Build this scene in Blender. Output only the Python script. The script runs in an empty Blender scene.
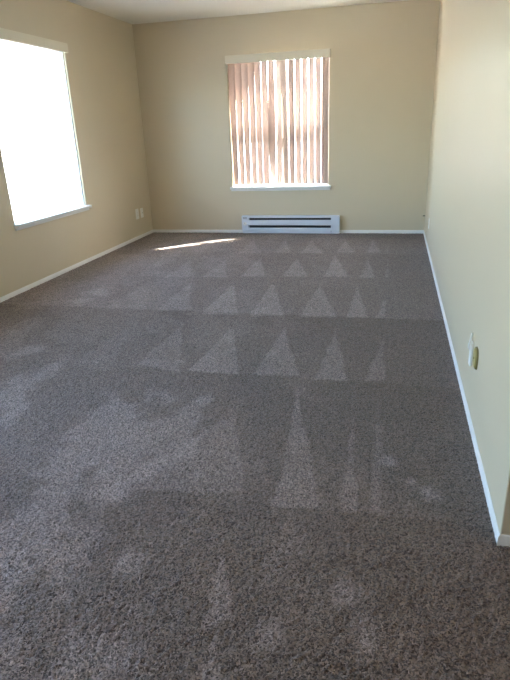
import bpy, bmesh, math, random
import numpy as np
from mathutils import Matrix, Vector

scene = bpy.context.scene
C = scene.collection
PI = math.pi

# ------------------------------------------------------------------ camera
XL, XR, D, CH, YE, H = -3.080, 0.377, 6.968, 1.2627, 1.558, 2.44
cam_data = bpy.data.cameras.new('camera')
cam = bpy.data.objects.new('camera', cam_data); C.objects.link(cam)
cam_data.sensor_fit = 'VERTICAL'; cam_data.sensor_height = 24.0
cam_data.lens = 24.0 * 561.17 / 680.0
cam_data.clip_start = 0.02; cam_data.clip_end = 500
cR = Vector((0.97271193, 0.22896401, -0.03750992)); cU = Vector((-0.04727934, 0.35388505, 0.93409316)); cF = Vector((-0.22714791, 0.90683011, -0.35505348))
cam.matrix_world = Matrix(((cR.x, cU.x, -cF.x, 0), (cR.y, cU.y, -cF.y, 0), (cR.z, cU.z, -cF.z, CH), (0, 0, 0, 1)))
scene.camera = cam

# ------------------------------------------------------------------ sky, sun, exposure
SUN_FROM = Vector((0.753, 0.658, 1.0)).normalized()      # direction towards the sun
SUN_STRENGTH = 26.0
SKY_STRENGTH = 2.1
EXPOSURE = 1.85
world = bpy.data.worlds.new('sky'); scene.world = world; world.use_nodes = True
wn = world.node_tree; wn.nodes.clear()
wo = wn.nodes.new('ShaderNodeOutputWorld'); wb = wn.nodes.new('ShaderNodeBackground')
wsky = wn.nodes.new('ShaderNodeTexSky'); wsky.sky_type = 'NISHITA'; wsky.sun_disc = False
wsky.sun_elevation = math.asin(SUN_FROM.z); wsky.sun_rotation = math.atan2(SUN_FROM.x, SUN_FROM.y)
wsky.dust_density = 2.1; wsky.air_density = 1.0; wsky.ozone_density = 1.0
wb.inputs['Strength'].default_value = SKY_STRENGTH
wn.links.new(wsky.outputs[0], wb.inputs['Color']); wn.links.new(wb.outputs[0], wo.inputs['Surface'])

sun_data = bpy.data.lights.new('sun', 'SUN'); sun_data.energy = SUN_STRENGTH; sun_data.angle = math.radians(0.53)
sun_data.color = (1.0, 0.95, 0.88)
sun = bpy.data.objects.new('sun', sun_data); C.objects.link(sun)
sun.rotation_euler = SUN_FROM.to_track_quat('Z', 'Y').to_euler()
sun.location = (8, 14, 12)

vs = scene.view_settings
scene.display_settings.display_device = 'sRGB'
vs.view_transform = 'Standard'; vs.look = 'None'; vs.gamma = 1.0; vs.use_curve_mapping = False
vs.exposure = EXPOSURE
scene.cycles.use_denoising = True
scene.cycles.max_bounces = 14; scene.cycles.diffuse_bounces = 10; scene.cycles.transparent_max_bounces = 16
scene.cycles.sample_clamp_indirect = 12

# ------------------------------------------------------------------ helpers
def tag(o, label=None, cat=None, group=None, kind=None):
    for k, v in (('label', label), ('category', cat), ('group', group), ('kind', kind)):
        if v: o[k] = v
    return o

def empty(name, loc=(0, 0, 0)):
    o = bpy.data.objects.new(name, None); C.objects.link(o); o.location = loc; o.empty_display_size = 0.1
    return o

def link(name, bm, mat, parent=None, smooth=False):
    me = bpy.data.meshes.new(name); bmesh.ops.recalc_face_normals(bm, faces=bm.faces)
    bm.to_mesh(me); bm.free()
    me.materials.append(mat)
    if smooth: me.polygons.foreach_set('use_smooth', [True] * len(me.polygons))
    o = bpy.data.objects.new(name, me); C.objects.link(o)
    if parent:
        o.parent = parent
        o.matrix_parent_inverse = Matrix.Translation(-parent_world(parent))
    return o

def parent_world(p):
    v = Vector(p.location) if p.type == 'EMPTY' else Vector((0, 0, 0))
    return v

def box(bm, x0, x1, y0, y1, z0, z1, bevel=0.0, seg=2):
    vs_ = [bm.verts.new(p) for p in ((x0,y0,z0),(x1,y0,z0),(x1,y1,z0),(x0,y1,z0),(x0,y0,z1),(x1,y0,z1),(x1,y1,z1),(x0,y1,z1))]
    fs = [bm.faces.new([vs_[i] for i in f]) for f in ((3,2,1,0),(4,5,6,7),(0,1,5,4),(1,2,6,5),(2,3,7,6),(3,0,4,7))]
    if bevel:
        es = list({e for f in fs for e in f.edges})
        bmesh.ops.bevel(bm, geom=es, offset=bevel, segments=seg, profile=0.5, affect='EDGES', clamp_overlap=True)

def boxo(name, mat, parent, *a, bevel=0.0, seg=2, smooth=False):
    bm = bmesh.new(); box(bm, *a, bevel=bevel, seg=seg)
    return link(name, bm, mat, parent, smooth)

def prism(bm, prof, axis, a0, a1):
    """extrude a closed 2D profile along an axis ('x': prof=(y,z); 'y': prof=(x,z))"""
    def P(p, a): return (a, p[0], p[1]) if axis == 'x' else (p[0], a, p[1])
    A = [bm.verts.new(P(p, a0)) for p in prof]; B = [bm.verts.new(P(p, a1)) for p in prof]
    n = len(prof)
    for i in range(n): bm.faces.new((A[i], A[(i+1) % n], B[(i+1) % n], B[i]))
    bm.faces.new(A[::-1]); bm.faces.new(B)

def tube(bm, pts, r, n=8):
    rings = []
    for i, p in enumerate(pts):
        p = Vector(p); t = (Vector(pts[min(i+1, len(pts)-1)]) - Vector(pts[max(i-1, 0)])).normalized()
        a = t.orthogonal().normalized() if abs(t.x) > 0.9 else t.cross(Vector((1, 0, 0))).normalized()
        b = t.cross(a)
        rings.append([bm.verts.new(p + r * (math.cos(2*PI*k/n) * a + math.sin(2*PI*k/n) * b)) for k in range(n)])
    for A, B in zip(rings, rings[1:]):
        for k in range(n): bm.faces.new((A[k], A[(k+1) % n], B[(k+1) % n], B[k]))
    bm.faces.new(rings[0][::-1]); bm.faces.new(rings[-1])

def disc(bm, c, axis, r, depth, n=20):
    """short cylinder starting at c along a unit axis"""
    c = Vector(c); ax = Vector(axis); tube(bm, [c, c + ax * depth], r, n)

# ------------------------------------------------------------------ materials
def new_mat(name):
    m = bpy.data.materials.new(name); m.use_nodes = True
    nt = m.node_tree; b = nt.nodes['Principled BSDF']
    return m, nt, b

def paint(name, col, rough=0.5, spec=0.5, bump=0.0, scale=120.0, var=0.03):
    m, nt, b = new_mat(name)
    N = nt.nodes.new; L = nt.links.new
    tc = N('ShaderNodeTexCoord'); n1 = N('ShaderNodeTexNoise'); n1.inputs['Scale'].default_value = 2.2; n1.inputs['Detail'].default_value = 4
    L(tc.outputs['Object'], n1.inputs['Vector'])
    mx = N('ShaderNodeMix'); mx.data_type = 'RGBA'; mx.clamp_factor = True
    mx.inputs['A'].default_value = (*[c * (1 - var) for c in col], 1); mx.inputs['B'].default_value = (*[min(1, c * (1 + var)) for c in col], 1)
    L(n1.outputs['Fac'], mx.inputs['Factor']); L(mx.outputs['Result'], b.inputs['Base Color'])
    b.inputs['Roughness'].default_value = rough; b.inputs['Specular IOR Level'].default_value = spec
    if bump:
        n2 = N('ShaderNodeTexNoise'); n2.inputs['Scale'].default_value = scale; n2.inputs['Detail'].default_value = 3
        L(tc.outputs['Object'], n2.inputs['Vector'])
        bp = N('ShaderNodeBump'); bp.inputs['Strength'].default_value = bump; bp.inputs['Distance'].default_value = 0.004
        L(n2.outputs['Fac'], bp.inputs['Height']); L(bp.outputs['Normal'], b.inputs['Normal'])
    return m

M = {}
M['wall'] = paint('cream_wall_paint', (0.658, 0.572, 0.418), 0.38, 0.5, 0.12, 90, 0.015)
M['ceiling'] = paint('ceiling_paint', (0.88, 0.85, 0.75), 0.8, 0.3, 0.35, 140, 0.015)
M['trim'] = paint('white_trim_paint', (0.86, 0.86, 0.84), 0.38, 0.5, 0.0)
M['valance'] = paint('cream_valance', (0.78, 0.72, 0.58), 0.45, 0.5, 0.0)
M['vinyl'] = paint('white_vinyl', (0.82, 0.83, 0.83), 0.35, 0.5)
M['heater'] = paint('heater_enamel', (0.72, 0.77, 0.85), 0.32, 0.5)
M['dark'] = paint('heater_interior', (0.025, 0.03, 0.04), 0.6, 0.3)
M['alu'] = paint('fin_aluminium', (0.10, 0.11, 0.13), 0.5, 0.5)
M['plate_white'] = paint('white_plastic', (0.88, 0.87, 0.83), 0.35, 0.5)
M['tan'] = paint('tan_plastic', (0.42, 0.34, 0.13), 0.35, 0.5, 0, 1, 0.08)
M['tan_rim'] = paint('dark_tan_rim', (0.20, 0.15, 0.05), 0.4, 0.5)
M['screw'] = paint('screw_metal', (0.45, 0.43, 0.38), 0.35, 0.5)
M['black'] = paint('black_rubber', (0.03, 0.028, 0.025), 0.5, 0.4)
M['stucco'] = paint('outdoor_stucco', (0.60, 0.52, 0.44), 0.9, 0.2, 0.5, 60, 0.05)
M['concrete'] = paint('outdoor_concrete', (0.55, 0.52, 0.48), 0.9, 0.2, 0.4, 30, 0.10)
M['door_paint'] = paint('white_door_paint', (0.74, 0.71, 0.62), 0.4, 0.5)

# window glass: clear for straight light with a weak surface reflection; tint on the left openings is added to dim their light
def glass(name, tint):
    m, nt, b = new_mat(name); nt.nodes.remove(b)
    g = nt.nodes.new('ShaderNodeBsdfGlossy'); g.inputs['Roughness'].default_value = 0.02
    t = nt.nodes.new('ShaderNodeBsdfTransparent'); t.inputs['Color'].default_value = (*tint, 1)
    mx = nt.nodes.new('ShaderNodeMixShader'); mx.inputs[0].default_value = 0.06
    nt.links.new(t.outputs[0], mx.inputs[1]); nt.links.new(g.outputs[0], mx.inputs[2])
    nt.links.new(mx.outputs[0], nt.nodes['Material Output'].inputs['Surface'])
    return m
M['glass'] = glass('window_glass', (0.96, 0.98, 0.98))
M['glass_door'] = glass('patio_door_glass', (0.74, 0.78, 0.80))
M['glass_dimmer'] = glass('dimming_window_glass', (0.69, 0.71, 0.71))   # a pane is two surfaces

# insect screen: fine dark mesh, about half open
m, nt, b = new_mat('insect_screen')
b.inputs['Base Color'].default_value = (0.12, 0.12, 0.13, 1); b.inputs['Roughness'].default_value = 0.7
t = nt.nodes.new('ShaderNodeBsdfTransparent'); mx = nt.nodes.new('ShaderNodeMixShader'); mx.inputs[0].default_value = 0.22
nt.links.new(t.outputs[0], mx.inputs[1]); nt.links.new(b.outputs[0], mx.inputs[2])
nt.links.new(mx.outputs[0], nt.nodes['Material Output'].inputs['Surface']); M['screen'] = m

# vertical blind slats: thin translucent vinyl with a woven vertical grain
m, nt, b = new_mat('blind_vinyl'); N = nt.nodes.new; L = nt.links.new
b.inputs['Base Color'].default_value = (0.26, 0.20, 0.16, 1); b.inputs['Roughness'].default_value = 0.5; b.inputs['Specular IOR Level'].default_value = 0.3
tr = N('ShaderNodeBsdfTranslucent')
tc = N('ShaderNodeTexCoord'); mp = N('ShaderNodeMapping'); mp.inputs['Scale'].default_value = (220, 220, 3)
nz = N('ShaderNodeTexNoise'); nz.inputs['Scale'].default_value = 1.0
rp = N('ShaderNodeMix'); rp.data_type = 'RGBA'
rp.inputs['A'].default_value = (0.70, 0.44, 0.35, 1); rp.inputs['B'].default_value = (0.82, 0.54, 0.43, 1)
L(tc.outputs['Object'], mp.inputs['Vector']); L(mp.outputs['Vector'], nz.inputs['Vector']); L(nz.outputs['Fac'], rp.inputs['Factor'])
L(rp.outputs['Result'], tr.inputs['Color'])
mx = N('ShaderNodeMixShader'); mx.inputs[0].default_value = 0.020
L(b.outputs[0], mx.inputs[1]); L(tr.outputs[0], mx.inputs[2]); L(mx.outputs[0], nt.nodes['Material Output'].inputs['Surface'])
M['slat'] = m

# carpet: taupe tufts with lighter vacuum-combed nap and painted bluish skylight sheen on the left, stored per point
m, nt, b = new_mat('taupe_carpet'); N = nt.nodes.new; L = nt.links.new
tc = N('ShaderNodeTexCoord')
nd = N('ShaderNodeTexNoise'); nd.inputs['Scale'].default_value = 90; nd.inputs['Detail'].default_value = 2
L(tc.outputs['Object'], nd.inputs['Vector'])
dv = N('ShaderNodeVectorMath'); dv.operation = 'MULTIPLY_ADD'; dv.inputs[1].default_value = (.012, .012, .012)
L(nd.outputs['Color'], dv.inputs[0]); L(tc.outputs['Object'], dv.inputs[2])
vo = N('ShaderNodeTexVoronoi'); vo.voronoi_dimensions = '2D'; vo.inputs['Scale'].default_value = 270
L(dv.outputs[0], vo.inputs['Vector'])
sp = N('ShaderNodeSeparateColor'); L(vo.outputs['Color'], sp.inputs[0])
cr = N('ShaderNodeValToRGB'); cr.color_ramp.elements[0].position = 0.0; cr.color_ramp.elements[1].position = 1.0
cr.color_ramp.elements[0].color = (0.042, 0.030, 0.023, 1); cr.color_ramp.elements[1].color = (0.243, 0.178, 0.138, 1)
L(sp.outputs[0], cr.inputs['Fac'])
at = N('ShaderNodeAttribute'); at.attribute_name = 'nap_sheen'
cr2 = N('ShaderNodeMix'); cr2.data_type = 'RGBA'; cr2.blend_type = 'MULTIPLY'; cr2.inputs['Factor'].default_value = 1.0
nap_sheen = N('ShaderNodeMix'); nap_sheen.data_type = 'RGBA'
nap_sheen.inputs['A'].default_value = (1, 1, 1, 1); nap_sheen.inputs['B'].default_value = (2.7, 3.02, 3.65, 1); nap_sheen.clamp_factor = True  # blue tint stands in for skylight sheen on the pile
L(at.outputs['Fac'], nap_sheen.inputs['Factor']); L(cr.outputs['Color'], cr2.inputs['A']); L(nap_sheen.outputs['Result'], cr2.inputs['B'])
L(cr2.outputs['Result'], b.inputs['Base Color'])
b.inputs['Roughness'].default_value = 0.85; b.inputs['Specular IOR Level'].default_value = 0.15
b.inputs['Sheen Weight'].default_value = 0.25; b.inputs['Sheen Roughness'].default_value = 0.5
bp = N('ShaderNodeBump'); bp.invert = True; bp.inputs['Strength'].default_value = 0.6; bp.inputs['Distance'].default_value = 0.004
L(vo.outputs['Distance'], bp.inputs['Height']); L(bp.outputs['Normal'], b.inputs['Normal'])
M['carpet'] = m

# ------------------------------------------------------------------ the room shell
T = 0.15                                   # outer wall thickness
YF, XE = -2.6, 2.6                         # far ends of the space behind the camera
def struct(name, mat, boxes, label=None, bevel=0.0):
    bm = bmesh.new()
    for a in boxes: box(bm, *a, bevel=bevel)
    o = link(name, bm, mat); o['kind'] = 'structure'
    if label: o['label'] = label
    return o

WB = (-1.952, -0.760, 0.560, 2.020)        # back window opening  x0 x1 z0 z1
WL = (4.160, 5.352, 0.560, 2.000)          # left window opening  y0 y1 z0 z1
DL = (0.40, 1.80, 0.0, 2.05)              # glazed patio door in the left wall, outside the frame
FLOOR_Z = -0.012
struct('floor', M['concrete'], [(XL-T, XE+T, YF-T, D+T, -0.15, -0.02)], 'subfloor slab under the taupe carpet')
struct('ceiling', M['ceiling'], [(XL-T, XE+T, YF-T, D+T, H, H+0.15)], 'off-white ceiling with fine texture')
struct('wall_back', M['wall'], [(XL-T, WB[0], D, D+T, -0.02, H), (WB[1], XE+T, D, D+T, -0.02, H), (WB[0], WB[1], D, D+T, -0.02, WB[2]), (WB[0], WB[1], D, D+T, WB[3], H)], 'cream far wall with a window and heater')
struct('wall_left', M['wall'], [(XL-T, XL, WL[1], D, -0.02, H), (XL-T, XL, DL[1], WL[0], -0.02, H), (XL-T, XL, YF, DL[0], -0.02, H),
       (XL-T, XL, WL[0], WL[1], -0.02, WL[2]), (XL-T, XL, WL[0], WL[1], WL[3], H), (XL-T, XL, DL[0], DL[1], DL[3], H), (XL-T, XL, DL[0], DL[1], -0.02, 0.0)], 'cream left wall with the bright window')
struct('wall_right', M['wall'], [(XR, XE+T, YE, D, -0.02, H)], 'cream right wall ending at an outside corner', bevel=0.004)
struct('wall_front', M['wall'], [(XL-T, XE+T, YF-T, YF, -0.02, H)], 'cream wall behind the camera')
struct('wall_side', M['wall'], [(XE, XE+T, YF, YE, -0.02, H)], 'cream wall of the side area behind the camera')

struct('roof', M['stucco'], [(XL-T-.50, XE+T+.50, YF-T-.50, D+T+.50, H+.15, H+.27)], 'roof slab with shallow eaves')

# baseboards: a moulded strip with an eased top edge
BH, BT = 0.039, 0.006
def base_prof(s): return [(0, -0.02), (s*BT, -0.02), (s*BT, BH-0.012), (s*BT*0.75, BH-0.004), (s*BT*0.35, BH), (0, BH)]
def baseboard(name, axis, a0, a1, at, s, label):
    bm = bmesh.new(); prism(bm, [(at + u, z) for u, z in base_prof(s)], axis, a0, a1)
    o = link(name, bm, M['trim']); o['kind'] = 'structure'; o['label'] = label
baseboard('baseboard_back', 'x', XL, XR, D, -1, 'thin white baseboard along the far wall')
baseboard('baseboard_left', 'y', DL[1]+0.06, D-BT, XL, 1, 'thin white baseboard along the left wall')
baseboard('baseboard_right', 'y', YE-BT, D-BT, XR, -1, 'thin white baseboard along the right wall')
baseboard('baseboard_corner', 'x', XR-0.0005, XE, YE, -1, 'white baseboard turning the outside corner')

# ------------------------------------------------------------------ carpet
TRI = [(-0.898, 6.506, -0.912, 5.794, -0.689, 5.807, 0.8), (-0.512, 6.52, -0.544, 5.845, -0.348, 5.856, 0.8), (-0.197, 6.531, -0.229, 5.862, -0.097, 5.87, 0.8), (-0.015, 6.433, -0.043, 5.873, -0.021, 5.874, 0.6), (-1.599, 6.481, -1.591, 5.746, -1.337, 5.76, 0.7), (-1.221, 6.568, -1.193, 5.788, -1.031, 5.822, 0.7), (-0.916, 5.543, -0.937, 4.809, -0.694, 4.829, 1), (-0.549, 5.728, -0.565, 4.841, -0.35, 4.859, 1), (-0.215, 5.566, -0.246, 4.837, -0.121, 4.848, 0.9), (-0.02, 5.407, -0.032, 4.855, -0.012, 4.857, 0.7), (-1.294, 5.542, -1.314, 4.783, -1.084, 4.803, 1), (-1.635, 5.45, -1.668, 4.724, -1.415, 4.746, 0.9), (-2.009, 5.426, -2.009, 4.705, -1.773, 4.726, 0.5), (-2.347, 5.523, -2.313, 4.716, -2.071, 4.737, 0.35), (-0.564, 4.563, -0.603, 3.703, -0.337, 3.735, 1), (-0.25, 4.485, -0.277, 3.742, -0.124, 3.761, 1), (-0.021, 4.239, -0.077, 3.753, -0.014, 3.761, 0.9), (-0.971, 4.597, -0.964, 3.696, -0.71, 3.726, 1.1), (-1.311, 4.539, -1.316, 3.698, -1.036, 3.699, 1), (-1.709, 4.576, -1.686, 3.708, -1.441, 3.799, 0.8), (-2.093, 4.555, -2.108, 3.723, -1.775, 3.736, 0.4), (-1.389, 3.479, -1.396, 2.752, -1.105, 2.667, 0.7), (-1.015, 3.457, -1.062, 2.709, -0.777, 2.696, 1.1), (-0.662, 3.447, -0.697, 2.708, -0.447, 2.726, 1), (-0.322, 3.475, -0.364, 2.687, -0.188, 2.713, 0.9), (-0.019, 3.301, -0.105, 2.705, 0.005, 2.743, 0.8), (-2.541, 3.525, -2.199, 2.666, -2.71, 2.971, 0.5), (-1.747, 3.396, -1.785, 2.666, -1.496, 2.623, 0.4), (-0.413, 2.463, -0.364, 1.621, -0.191, 1.625, 0.9), (-0.13, 2.319, -0.13, 1.62, -0.072, 1.647, 0.7), (-0.021, 2.436, -0.026, 1.655, 0.013, 1.663, 0.5), (-0.679, 2.266, -0.989, 1.598, -0.482, 1.677, 0.55), (-0.477, 1.359, -0.445, 1.07, -0.37, 1.112, 1.0), (-0.405, 1.039, -0.423, 0.866, -0.332, 0.885, 0.9)]
BLOB = [(0.03, 1.969, 0.035), (0.112, 1.848, 0.029), (-0.352, 2.049, 0.034), (-0.753, 1.27, 0.05), (-0.983, 1.587, 0.068), (-0.863, 2.373, 0.049), (-0.624, 0.934, 0.056), (-1.172, 2.815, 0.041), (-0.799, 1.711, 0.039), (-2.393, 3.931, 0.101), (-2.401, 4.165, 0.123), (-2.182, 2.863, 0.091), (0.18, 1.78, 0.035), (-0.016, 1.117, 0.05), (-0.26, 1.068, 0.047), (-0.081, 1.277, 0.045)]
def value_noise(x, y, f, seed):
    r = np.random.RandomState(seed); g = r.rand(256, 256)
    u, v = x * f + 1000, y * f + 1000; i, j = np.floor(u).astype(int), np.floor(v).astype(int)
    a, c = u - i, v - j; a = a*a*(3-2*a); c = c*c*(3-2*c)
    G = lambda p, q: g[p % 256, q % 256]
    return (G(i,j)*(1-a)+G(i+1,j)*a)*(1-c)+(G(i,j+1)*(1-a)+G(i+1,j+1)*a)*c
def nap_sheen_field(x, y):
    n = np.zeros_like(x)
    wob = (value_noise(x, y, 14, 1) - .5) * .030 + (value_noise(x, y, 60, 2) - .5) * .014
    fray = value_noise(x, y, 9, 3)*.6 + value_noise(x, y, 40, 4)*.4
    for (ax, ay, bx, by, cx, cy, s) in TRI:
        k = max(abs(ax-bx), .1); soft = 0.012
        d = np.full_like(x, 1e9)
        P = [(ax, ay), (bx, by), (cx, cy)]
        area = (bx-ax)*(cy-ay)-(by-ay)*(cx-ax)
        for q in range(3):
            (x0, y0), (x1, y1) = P[q], P[(q+1) % 3]
            ln = math.hypot(x1-x0, y1-y0)
            e = ((x1-x0)*(y-y0)-(y1-y0)*(x-x0))/ln*(1 if area > 0 else -1)
            d = np.minimum(d, e)
        mask = np.clip((d + wob*.6)/soft + .5, 0, 1)
        n = np.maximum(n, mask * s * (.45 + .60*fray) * .46)
    for (bx, by, r) in BLOB:
        d = np.hypot(x-bx, (y-by)*.8)/r
        n = np.maximum(n, np.clip(1.25 - d + (fray-.5)*1.4, 0, 1)*.42)
    # rows left by the vacuum: each pass starts a little lighter and darkens
    for y0, y1 in ((5.80, 6.97), (4.85, 5.80), (3.75, 4.85), (2.70, 3.75), (1.63, 2.70), (0.2, 1.63)):
        inside = (y > y0 + wob*.5) & (y <= y1 + wob*.5)
        n += inside * (0.10 * (y1-y)/(y1-y0))
    n += np.where((y > 3.75 + wob*.5) & (y < 4.85), .14, 0) + np.where(y > 4.85, .06, 0)
    # scuffed brighter patches drawn out along the vacuum strokes, more of them to the left side
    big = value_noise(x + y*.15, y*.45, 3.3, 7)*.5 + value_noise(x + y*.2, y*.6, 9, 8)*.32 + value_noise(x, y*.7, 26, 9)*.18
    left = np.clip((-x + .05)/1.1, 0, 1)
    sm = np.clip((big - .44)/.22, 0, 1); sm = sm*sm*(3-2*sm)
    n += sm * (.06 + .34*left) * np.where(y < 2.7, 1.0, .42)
    n += left*np.where(y < 2.7, .19, .16)  # lifts the whole left side: skylight sheen painted into the pile colour
    n *= .78 + .44*value_noise(x, y, 110, 10)
    return np.clip(n, 0, 1.3)
def carpet(label, x0, x1, y0, y1, fine):
    """one carpet: a finely tufted patch (fine = x0,x1,y0,y1) and coarser quads for the rest of it"""
    allV, allQ, allN, off = [], [], [], 0
    fx0, fx1, fy0, fy1 = fine
    st = 0.0055
    patches = [(fx0, fx1, fy0, fy1, st), (x0, x1, y0, fy0, .04)]
    if fx1 < x1: patches.append((fx1, x1, fy0, y1, .04))
    for (a0, a1, b0, b1, sp) in patches:
        nx, ny = max(2, round((a1-a0)/sp)+1), max(2, round((b1-b0)/sp)+1)
        X, Y = np.meshgrid(np.linspace(a0, a1, nx), np.linspace(b0, b1, ny))
        r = np.random.RandomState(5 + nx)
        Z = np.zeros_like(X); JX, JY = X.copy(), Y.copy()
        if sp == st:
            h = r.rand(ny, nx)
            Z = (h - .5) * .006 + (value_noise(X, Y, 20, 12)-.5)*.0015
            JX[:, 1:-1] += (r.rand(ny, nx-2)-.5)*.004; JY[1:-1] += (r.rand(ny-2, nx)-.5)*.004
        ii = np.arange(nx*ny).reshape(ny, nx) + off
        allV.append(np.stack([JX, JY, Z], -1).reshape(-1, 3))
        allQ.append(np.stack([ii[:-1, :-1], ii[:-1, 1:], ii[1:, 1:], ii[1:, :-1]], -1).reshape(-1, 4))
        allN.append(nap_sheen_field(X, Y).reshape(-1)); off += nx*ny
    V = np.concatenate(allV).astype(np.float32); Q = np.concatenate(allQ).astype(np.int32); n = np.concatenate(allN).astype(np.float32)
    me = bpy.data.meshes.new('carpet')
    me.vertices.add(len(V)); me.vertices.foreach_set('co', V.ravel())
    me.loops.add(Q.size); me.loops.foreach_set('vertex_index', Q.ravel())
    me.polygons.add(len(Q)); me.polygons.foreach_set('loop_start', np.arange(0, Q.size, 4, dtype=np.int32)); me.polygons.foreach_set('loop_total', np.full(len(Q), 4, np.int32))
    me.polygons.foreach_set('use_smooth', np.ones(len(Q), bool))
    me.update(calc_edges=True)
    at_ = me.attributes.new('nap_sheen', 'FLOAT', 'POINT'); at_.data.foreach_set('value', n)
    me.materials.append(M['carpet'])
    o = bpy.data.objects.new('carpet', me); C.objects.link(o)
    tag(o, label, 'carpet', kind='stuff')
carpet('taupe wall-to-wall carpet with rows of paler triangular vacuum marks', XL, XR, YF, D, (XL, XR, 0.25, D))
carpet('plain taupe carpet running on around the outside corner of the right wall', XR, XE, YF, YE, (XR, XR+.5, 0.25, YE))

# ------------------------------------------------------------------ windows
def window(name, W, to_world, label, hung=True, fw=0.030, dd=0.0):
    """W=(u0,u1,z0,z1); to_world(u0,u1,d0,d1,z0,z1) -> box args; d is depth outwards from the room face"""
    u0, u1, z0, z1 = W
    root = empty(name, to_world(*[(u0+u1)/2]*2, 0.09, 0.09, z0, z0)[0:6:2]); root['kind'] = 'structure'; root['label'] = label
    B = lambda nm, mat, *a, **k: boxo(nm, M[mat], root, *to_world(*a), **k)
    fr = bmesh.new()
    for a in ((u0, u0+fw, .085-dd, .14-dd, z0, z1), (u1-fw, u1, .085-dd, .14-dd, z0, z1), (u0+fw, u1-fw, .085-dd, .14-dd, z0, z0+fw), (u0+fw, u1-fw, .085-dd, .14-dd, z1-fw, z1)):
        box(fr, *to_world(*a), bevel=.002, seg=1)
    link('window_frame', fr, M['vinyl'], root)
    if hung:
        zm = 1.235
        B('meeting_rail', 'vinyl', u0+fw, u1-fw, .095, .132, zm-.02, zm+.02, bevel=.003)
        B('pane', 'glass', u0+fw, u1-fw, .118, .122, zm+.02, z1-fw)
        B('pane', 'glass', u0+fw, u1-fw, .104, .108, z0+fw, zm-.02)
        B('insect_screen', 'screen', u0+fw, u1-fw, .1365, .1375, z0+fw, zm-.02)
    else:
        B('pane', 'glass_dimmer', u0+fw, u1-fw, .110-dd, .114-dd, z0+fw, z1-fw)
    s = bmesh.new(); box(s, *to_world(u0-.024, u1+.030, -.050, 0.0, z0-.016, z0+.012), bevel=.006, seg=3)
    box(s, *to_world(u0+.0005, u1-.0005, -.004, .086-dd, z0-.0, z0+.012))
    sl = link('window_sill', s, M['trim'], root)
    ap = bmesh.new(); box(ap, *to_world(u0-.016, u1+.022, -.020, 0.0, z0-.040, z0-.016), bevel=.003)
    link('apron', ap, M['trim'], root)
    return root
window('window_1', WB, lambda u0, u1, d0, d1, z0, z1: (u0, u1, D+d0, D+d1, z0, z1), 'single-hung window in the far wall behind vertical slats')
window('window_2', WL, lambda u0, u1, d0, d1, z0, z1: (XL-d1, XL-d0, u0, u1, z0, z1), 'blown-out bright window in the left wall', hung=False, fw=.016, dd=.068)

# patio door in the left wall, beside the camera (outside the frame)
dr = empty('door_1', (XL-.08, (DL[0]+DL[1])/2, 0)); dr['kind'] = 'structure'; dr['label'] = 'sliding glass patio door in the left wall beside the camera'
fb = bmesh.new()
for a in ((DL[0], DL[0]+.05, 0, 2.05), (DL[1]-.05, DL[1], 0, 2.05), (DL[0]+.05, DL[1]-.05, 0, .05), (DL[0]+.05, DL[1]-.05, 2.0, 2.05), (1.07, 1.13, .05, 2.0)):
    box(fb, XL-.12, XL-.04, a[0], a[1], a[2], a[3], bevel=.003, seg=1)
link('door_frame', fb, M['vinyl'], dr)
boxo('pane', M['glass_door'], dr, XL-.082, XL-.078, DL[0]+.05, 1.07, .05, 2.0)
boxo('pane', M['glass_door'], dr, XL-.092, XL-.088, 1.13, DL[1]-.05, .05, 2.0)
hb = bmesh.new(); box(hb, XL-.04, XL-.01, 1.085, 1.115, .95, 1.15, bevel=.006); link('door_handle', hb, M['vinyl'], dr)

# ------------------------------------------------------------------ vertical blinds
def slat_mesh(W, th_top, th_bot, L_, s_top=0.0, s_bot=0.0, nseg=14, ncol=6):
    """a hanging vinyl slat, curved across its width, turned by th (top to bottom); origin at the top centre"""
    bm = bmesh.new(); rows = []
    for i in range(nseg+1):
        t = i/nseg; th = th_top + (th_bot-th_top) * t**1.0
        row = []
        for j in range(ncol+1):
            a = j/ncol - .5; bow = .006*(1 - 4*a*a)
            lx, ly = a*W, bow
            row.append(bm.verts.new((lx*math.cos(th) - ly*math.sin(th) + s_top + (s_bot-s_top)*t, lx*math.sin(th) + ly*math.cos(th), -t*L_)))
        rows.append(row)
    for A, B in zip(rows, rows[1:]):
        for j in range(ncol): bm.faces.new((A[j], A[j+1], B[j+1], B[j]))
    return bm

def valance(root, tw, u0, u1, z0, z1, mat, rail, pj):
    """front board with two short returns to the wall"""
    v = bmesh.new(); box(v, *tw(u0, u1, -pj, -pj+.008, z0, z1), bevel=.003, seg=2)
    box(v, *tw(u0, u0+.008, -pj+.007, 0, z0, z1), bevel=.002, seg=1); box(v, *tw(u1-.008, u1, -pj+.007, 0, z0, z1), bevel=.002, seg=1)
    link('valance', v, mat, root)
    hb_ = bmesh.new(); box(hb_, *tw(*rail), bevel=.003)
    link('head_rail', hb_, M['vinyl'], root)

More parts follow.
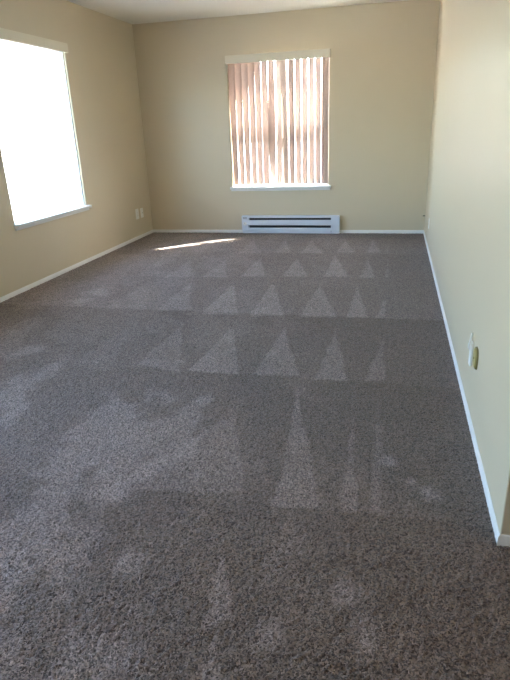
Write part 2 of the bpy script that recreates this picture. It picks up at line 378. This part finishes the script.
twB = lambda u0, u1, d0, d1, z0, z1: (u0, u1, D+d0, D+d1, z0, z1)
twL = lambda u0, u1, d0, d1, z0, z1: (XL-d1, XL-d0, u0, u1, z0, z1)
blind = empty('vertical_blind', (-1.356, D, 2.03))
tag(blind, 'vertical blind of pinkish slats under a cream valance on the far wall', 'blind')
valance(blind, twB, -1.955, -0.748, 1.950, 2.036, M['valance'], (-1.945, -.767, .012, .048, 1.982, 2.016), .060)
N_SL, X0, PITCH = 15, -1.909, 0.0785
ANG = [(-8,-34),(-10,-34),(-12,-34),(-14,-32),(-20,-30),(-24,-22),(-34,60),(47,45),(44,46),(-34,-33),(-33,-35),(-34,-33),(-36,-34),(-34,-35),(-16,-20)]
SHF = [(0,0),(0,.002),(0,0),(0,.003),(0,-.002),(0,-.006),(.004,-.006),(.014,-.002),(-.012,.004),(0,0),(0,.002),(0,0),(0,.002),(0,0),(0,0)]
for i in range(N_SL):
    a, b_ = ANG[i]
    s = link('slat', slat_mesh(.089, math.radians(a), math.radians(b_), 1.380, *SHF[i]), M['slat'], None, True)
    s.location = (X0 + i*PITCH, D+.030, 1.972)
    s.parent = blind; s.matrix_parent_inverse = Matrix.Translation(-Vector(blind.location))
    c_ = bmesh.new(); box(c_, X0+i*PITCH-.006, X0+i*PITCH+.006, D+.024, D+.036, 1.968, 1.984)
    link('carrier', c_, M['vinyl'], blind)
blind2 = empty('blind_valance', (XL+.04, (WL[0]+WL[1])/2, 2.03))
tag(blind2, 'cream blind valance above the bright left window', 'valance')
valance(blind2, twL, 4.140, 5.350, 1.978, 2.058, M['valance'], (4.15, 5.340, -.032, -.004, 2.020, 2.050), .045)

# ------------------------------------------------------------------ baseboard heater
hx0, hx1 = -1.840, -0.616
heater = empty('baseboard_heater', (-1.24, D-.035, 0.0)); tag(heater, 'white electric baseboard heater with dark slots below the far window', 'heater')
def hbox(nm, mat, *a, **k): return boxo(nm, M[mat], heater, *a, **k)
hbox('back_plate', 'dark', hx0+.004, hx1-.004, D-.009, D-.0064, .004, .206)
sx0, sx1 = -1.752, -.720
pf = bmesh.new(); prism(pf, [(D-.0064, .222), (D-.050, .222), (D-.062, .216), (D-.062, .196), (D-.058, .196), (D-.058, .213), (D-.049, .218), (D-.0064, .218)], 'x', sx0, sx1)
link('top_cover', pf, M['heater'], heater)
pf = bmesh.new(); prism(pf, [(D-.060, .104), (D-.066, .108), (D-.066, .165), (D-.060, .171), (D-.057, .169), (D-.061, .163), (D-.061, .110), (D-.057, .106)], 'x', sx0, sx1)
link('front_panel', pf, M['heater'], heater)
pf = bmesh.new(); prism(pf, [(D-.0064, .004), (D-.056, .004), (D-.060, .010), (D-.060, .036), (D-.054, .039), (D-.054, .042), (D-.066, .045), (D-.066, .070), (D-.060, .076), (D-.057, .074), (D-.050, .045), (D-.050, .008), (D-.0064, .008)], 'x', sx0, sx1)
link('bottom_lip', pf, M['heater'], heater)
for x0, x1 in ((hx0, sx0), (sx1, hx1)):
    cap = hbox('end_cap', 'heater', x0, x1, D-.067, D-.0064, .043, .223, bevel=.004)
    lo = bmesh.new(); box(lo, x0+.004, x1, D-.060, D-.0064, .004, .040, bevel=.002, seg=1); link('end_foot', lo, M['heater'], heater)
dl = bmesh.new(); disc(dl, (-1.796, D-.067, .125), (0, -1, 0), .021, .010, 24)
dial = link('thermostat_dial', dl, M['plate_white'], heater); dial['label'] = 'round thermostat dial'
pt_ = bmesh.new(); box(pt_, -1.7975, -1.7945, D-.079, D-.077, .125, .144); link('pointer', pt_, M['dark'], dial)
lv = bmesh.new()
for k in range(3): box(lv, -1.822, -1.770, D-.0685, D-.066, .184+k*.010, .188+k*.010)
link('vent_slots', lv, M['alu'], heater)
et = bmesh.new(); tube(et, [(sx0, D-.036, .118), (sx1, D-.036, .118)], .008, 10); el = link('heating_element', et, M['alu'], heater)
for k in range(86):
    if k == 0:
        fm = bmesh.new(); box(fm, -.0004, .0004, D-.054, D-.018, .076, .160); f0 = link('fin', fm, M['alu'], el); f0.location.x = sx0 + .012
    else:
        f_ = f0.copy(); C.objects.link(f_); f_.location.x = sx0 + .012 + k*.0119
    
# ------------------------------------------------------------------ wall plates
def plate(name, label, cat, tw, u, z, w=.070, h=.115, kind='duplex', mat='plate_white', group=None, thick=.006):
    """tw(u0,u1,d0,d1,z0,z1): d measured into the room"""
    b0 = tw(u, u, 0, 0, z, z)
    root = empty(name, (b0[0], b0[2], b0[4])); tag(root, label, cat, group)
    p = bmesh.new(); box(p, *tw(u-w/2, u+w/2, 0, thick, z-h/2, z+h/2), bevel=.004, seg=3); link('cover_plate', p, M[mat], root)
    if kind == 'duplex':
        for s in (-1, 1):
            f = bmesh.new(); box(f, *tw(u-.0165, u+.0165, .004, .0078, z+s*.0195-.0145, z+s*.0195+.0145), bevel=.004, seg=2)
            rc = link('receptacle', f, M[mat], root)
            q = bmesh.new()
            for t_ in (-1, 1): box(q, *tw(u+t_*.0064-.001, u+t_*.0064+.001, .0072, .0081, z+s*.0195-.002, z+s*.0195+.007))
            box(q, *tw(u-.0022, u+.0022, .0072, .0081, z+s*.0195-.010, z+s*.0195-.006))
            link('slots', q, M['black'], rc)
    elif kind == 'coax':
        f = bmesh.new(); c0 = tw(u, u, .005, .005, z, z); e0 = tw(u, u, .016, .016, z, z)
        tube(f, [(c0[0], c0[2], c0[4]), (e0[0], e0[2], e0[4])], .0048, 12); link('coax_jack', f, M['screw'], root)
    for zz in {'duplex': (z,), 'coax': (z-.042, z+.042), 'blank': ()}[kind]:
        f = bmesh.new(); c0 = tw(u, u, .0055, .0055, zz, zz); e0 = tw(u, u, .0072, .0072, zz, zz)
        tube(f, [(c0[0], c0[2], c0[4]), (e0[0], e0[2], e0[4])], .0032, 10); link('screw', f, M['screw'], root)
    return root
pl = lambda u0, u1, d0, d1, z0, z1: (XL+d0, XL+d1, u0, u1, z0, z1)
pr = lambda u0, u1, d0, d1, z0, z1: (XR-d1, XR-d0, u0, u1, z0, z1)
plate('wall_outlet', 'white outlet plate on the left wall, nearer the left window', 'outlet', pl, 6.535, .305, .085, .125)
plate('cable_plate', 'white cable jack plate on the left wall, closest to the far corner', 'wall plate', pl, 6.672, .300, .075, .118, kind='coax')
plate('wall_outlet', 'white outlet plate low on the right wall near the far corner', 'outlet', pr, 6.10, .262, .070, .105)
# white phone plate with a short looped cord, and the tan oval plate beside it
ph = plate('phone_jack', 'white jack plate with a short curled cord, low on the right wall', 'wall plate', pr, 2.468, .282, .040, .110, kind='blank', thick=.012)
cd = bmesh.new(); tube(cd, [(XR-.010, 2.466, .300), (XR-.018, 2.458, .315), (XR-.020, 2.448, .332), (XR-.016, 2.452, .346), (XR-.010, 2.478, .356), (XR-.004, 2.506, .362)], .0052, 10)
link('cord', cd, M['plate_white'], ph, True)
ov = empty('oval_plate', (XR, 2.338, .314)); tag(ov, 'tan oval wall plate with dark rim beside the white jack plate', 'wall plate')
def oval(bm, r_u, r_z, d0, d1, n=32):
    pts = []
    for k in range(n):
        a = 2*PI*k/n; cu, su = math.cos(a), math.sin(a)
        pts.append((2.338 + r_u*math.copysign(abs(cu)**.7, cu), .314 + r_z*math.copysign(abs(su)**.8, su)))
    A = [bm.verts.new((XR-d0, p[0], p[1])) for p in pts]; B = [bm.verts.new((XR-d1, 2.338+(p[0]-2.338)*.94, .314+(p[1]-.314)*.96)) for p in pts]
    for k in range(n): bm.faces.new((A[k], A[(k+1) % n], B[(k+1) % n], B[k]))
    bm.faces.new(A[::-1]); bm.faces.new(B)
o1 = bmesh.new(); oval(o1, .043, .048, 0, .007); link('rim', o1, M['tan_rim'], ov)
o2 = bmesh.new(); oval(o2, .035, .041, .006, .011); link('face', o2, M['tan'], ov)
o3 = bmesh.new(); disc(o3, (XR-.0105, 2.338, .314), (-1, 0, 0), .004, .003, 12); link('screw', o3, M['tan_rim'], ov)
# dark cable stub poking out of the far right corner
cs = bmesh.new(); tube(cs, [(XR-.002, D-.030, .212), (XR-.016, D-.034, .214), (XR-.026, D-.040, .211)], .005, 8)
tag(link('cable_stub', cs, M['black'], None, True), 'tiny dark cable stub in the far right corner above the baseboard', 'cable')

# ------------------------------------------------------------------ warm ceiling lamp of the side area (behind the camera)
m, nt, b = new_mat('lit_lamp_glass'); b.inputs['Base Color'].default_value = (.9, .88, .8, 1)
b.inputs['Emission Color'].default_value = (1.0, 0.80, 0.58, 1); b.inputs['Emission Strength'].default_value = 11.0; M['lamp'] = m
lampo = empty('ceiling_lamp', (1.5, 0.80, H)); tag(lampo, 'lit round glass ceiling lamp over the side area', 'lamp')
lb = bmesh.new(); disc(lb, (1.5, 0.80, H-.025), (0, 0, 1), .17, .025, 32); link('base', lb, M['trim'], lampo)
lb = bmesh.new(); bmesh.ops.create_uvsphere(lb, u_segments=28, v_segments=14, radius=.155)
bmesh.ops.delete(lb, geom=[v for v in lb.verts if v.co.z > .01], context='VERTS')
for v in lb.verts: v.co = (v.co.x + 1.5, v.co.y + .80, v.co.z*.6 + H-.025)
link('glass_dome', lb, M['lamp'], lampo, True)

# ------------------------------------------------------------------ outdoors
struct('ground', M['concrete'], [(-60, 60, -60, 70, -0.60, -0.45)], 'pale paved ground outside')
# ------------------------------------------------------------------ sampling portals in the glazed openings (emit nothing themselves)
def portal(name, loc, rot, sx, sy):
    ld = bpy.data.lights.new(name, 'AREA'); ld.shape = 'RECTANGLE'; ld.size = sx; ld.size_y = sy; ld.energy = 1; ld.cycles.is_portal = True
    o = bpy.data.objects.new(name, ld); C.objects.link(o); o.location = loc; o.rotation_euler = rot
portal('window_portal', ((WB[0]+WB[1])/2, D+T+.01, (WB[2]+WB[3])/2), (-PI/2, 0, 0), WB[1]-WB[0], WB[3]-WB[2])
portal('window_portal', (XL-T-.01, (WL[0]+WL[1])/2, (WL[2]+WL[3])/2), (PI/2, 0, -PI/2), WL[1]-WL[0], WL[3]-WL[2])
portal('door_portal', (XL-T-.01, (DL[0]+DL[1])/2, 1.025), (PI/2, 0, -PI/2), DL[1]-DL[0], 2.05)
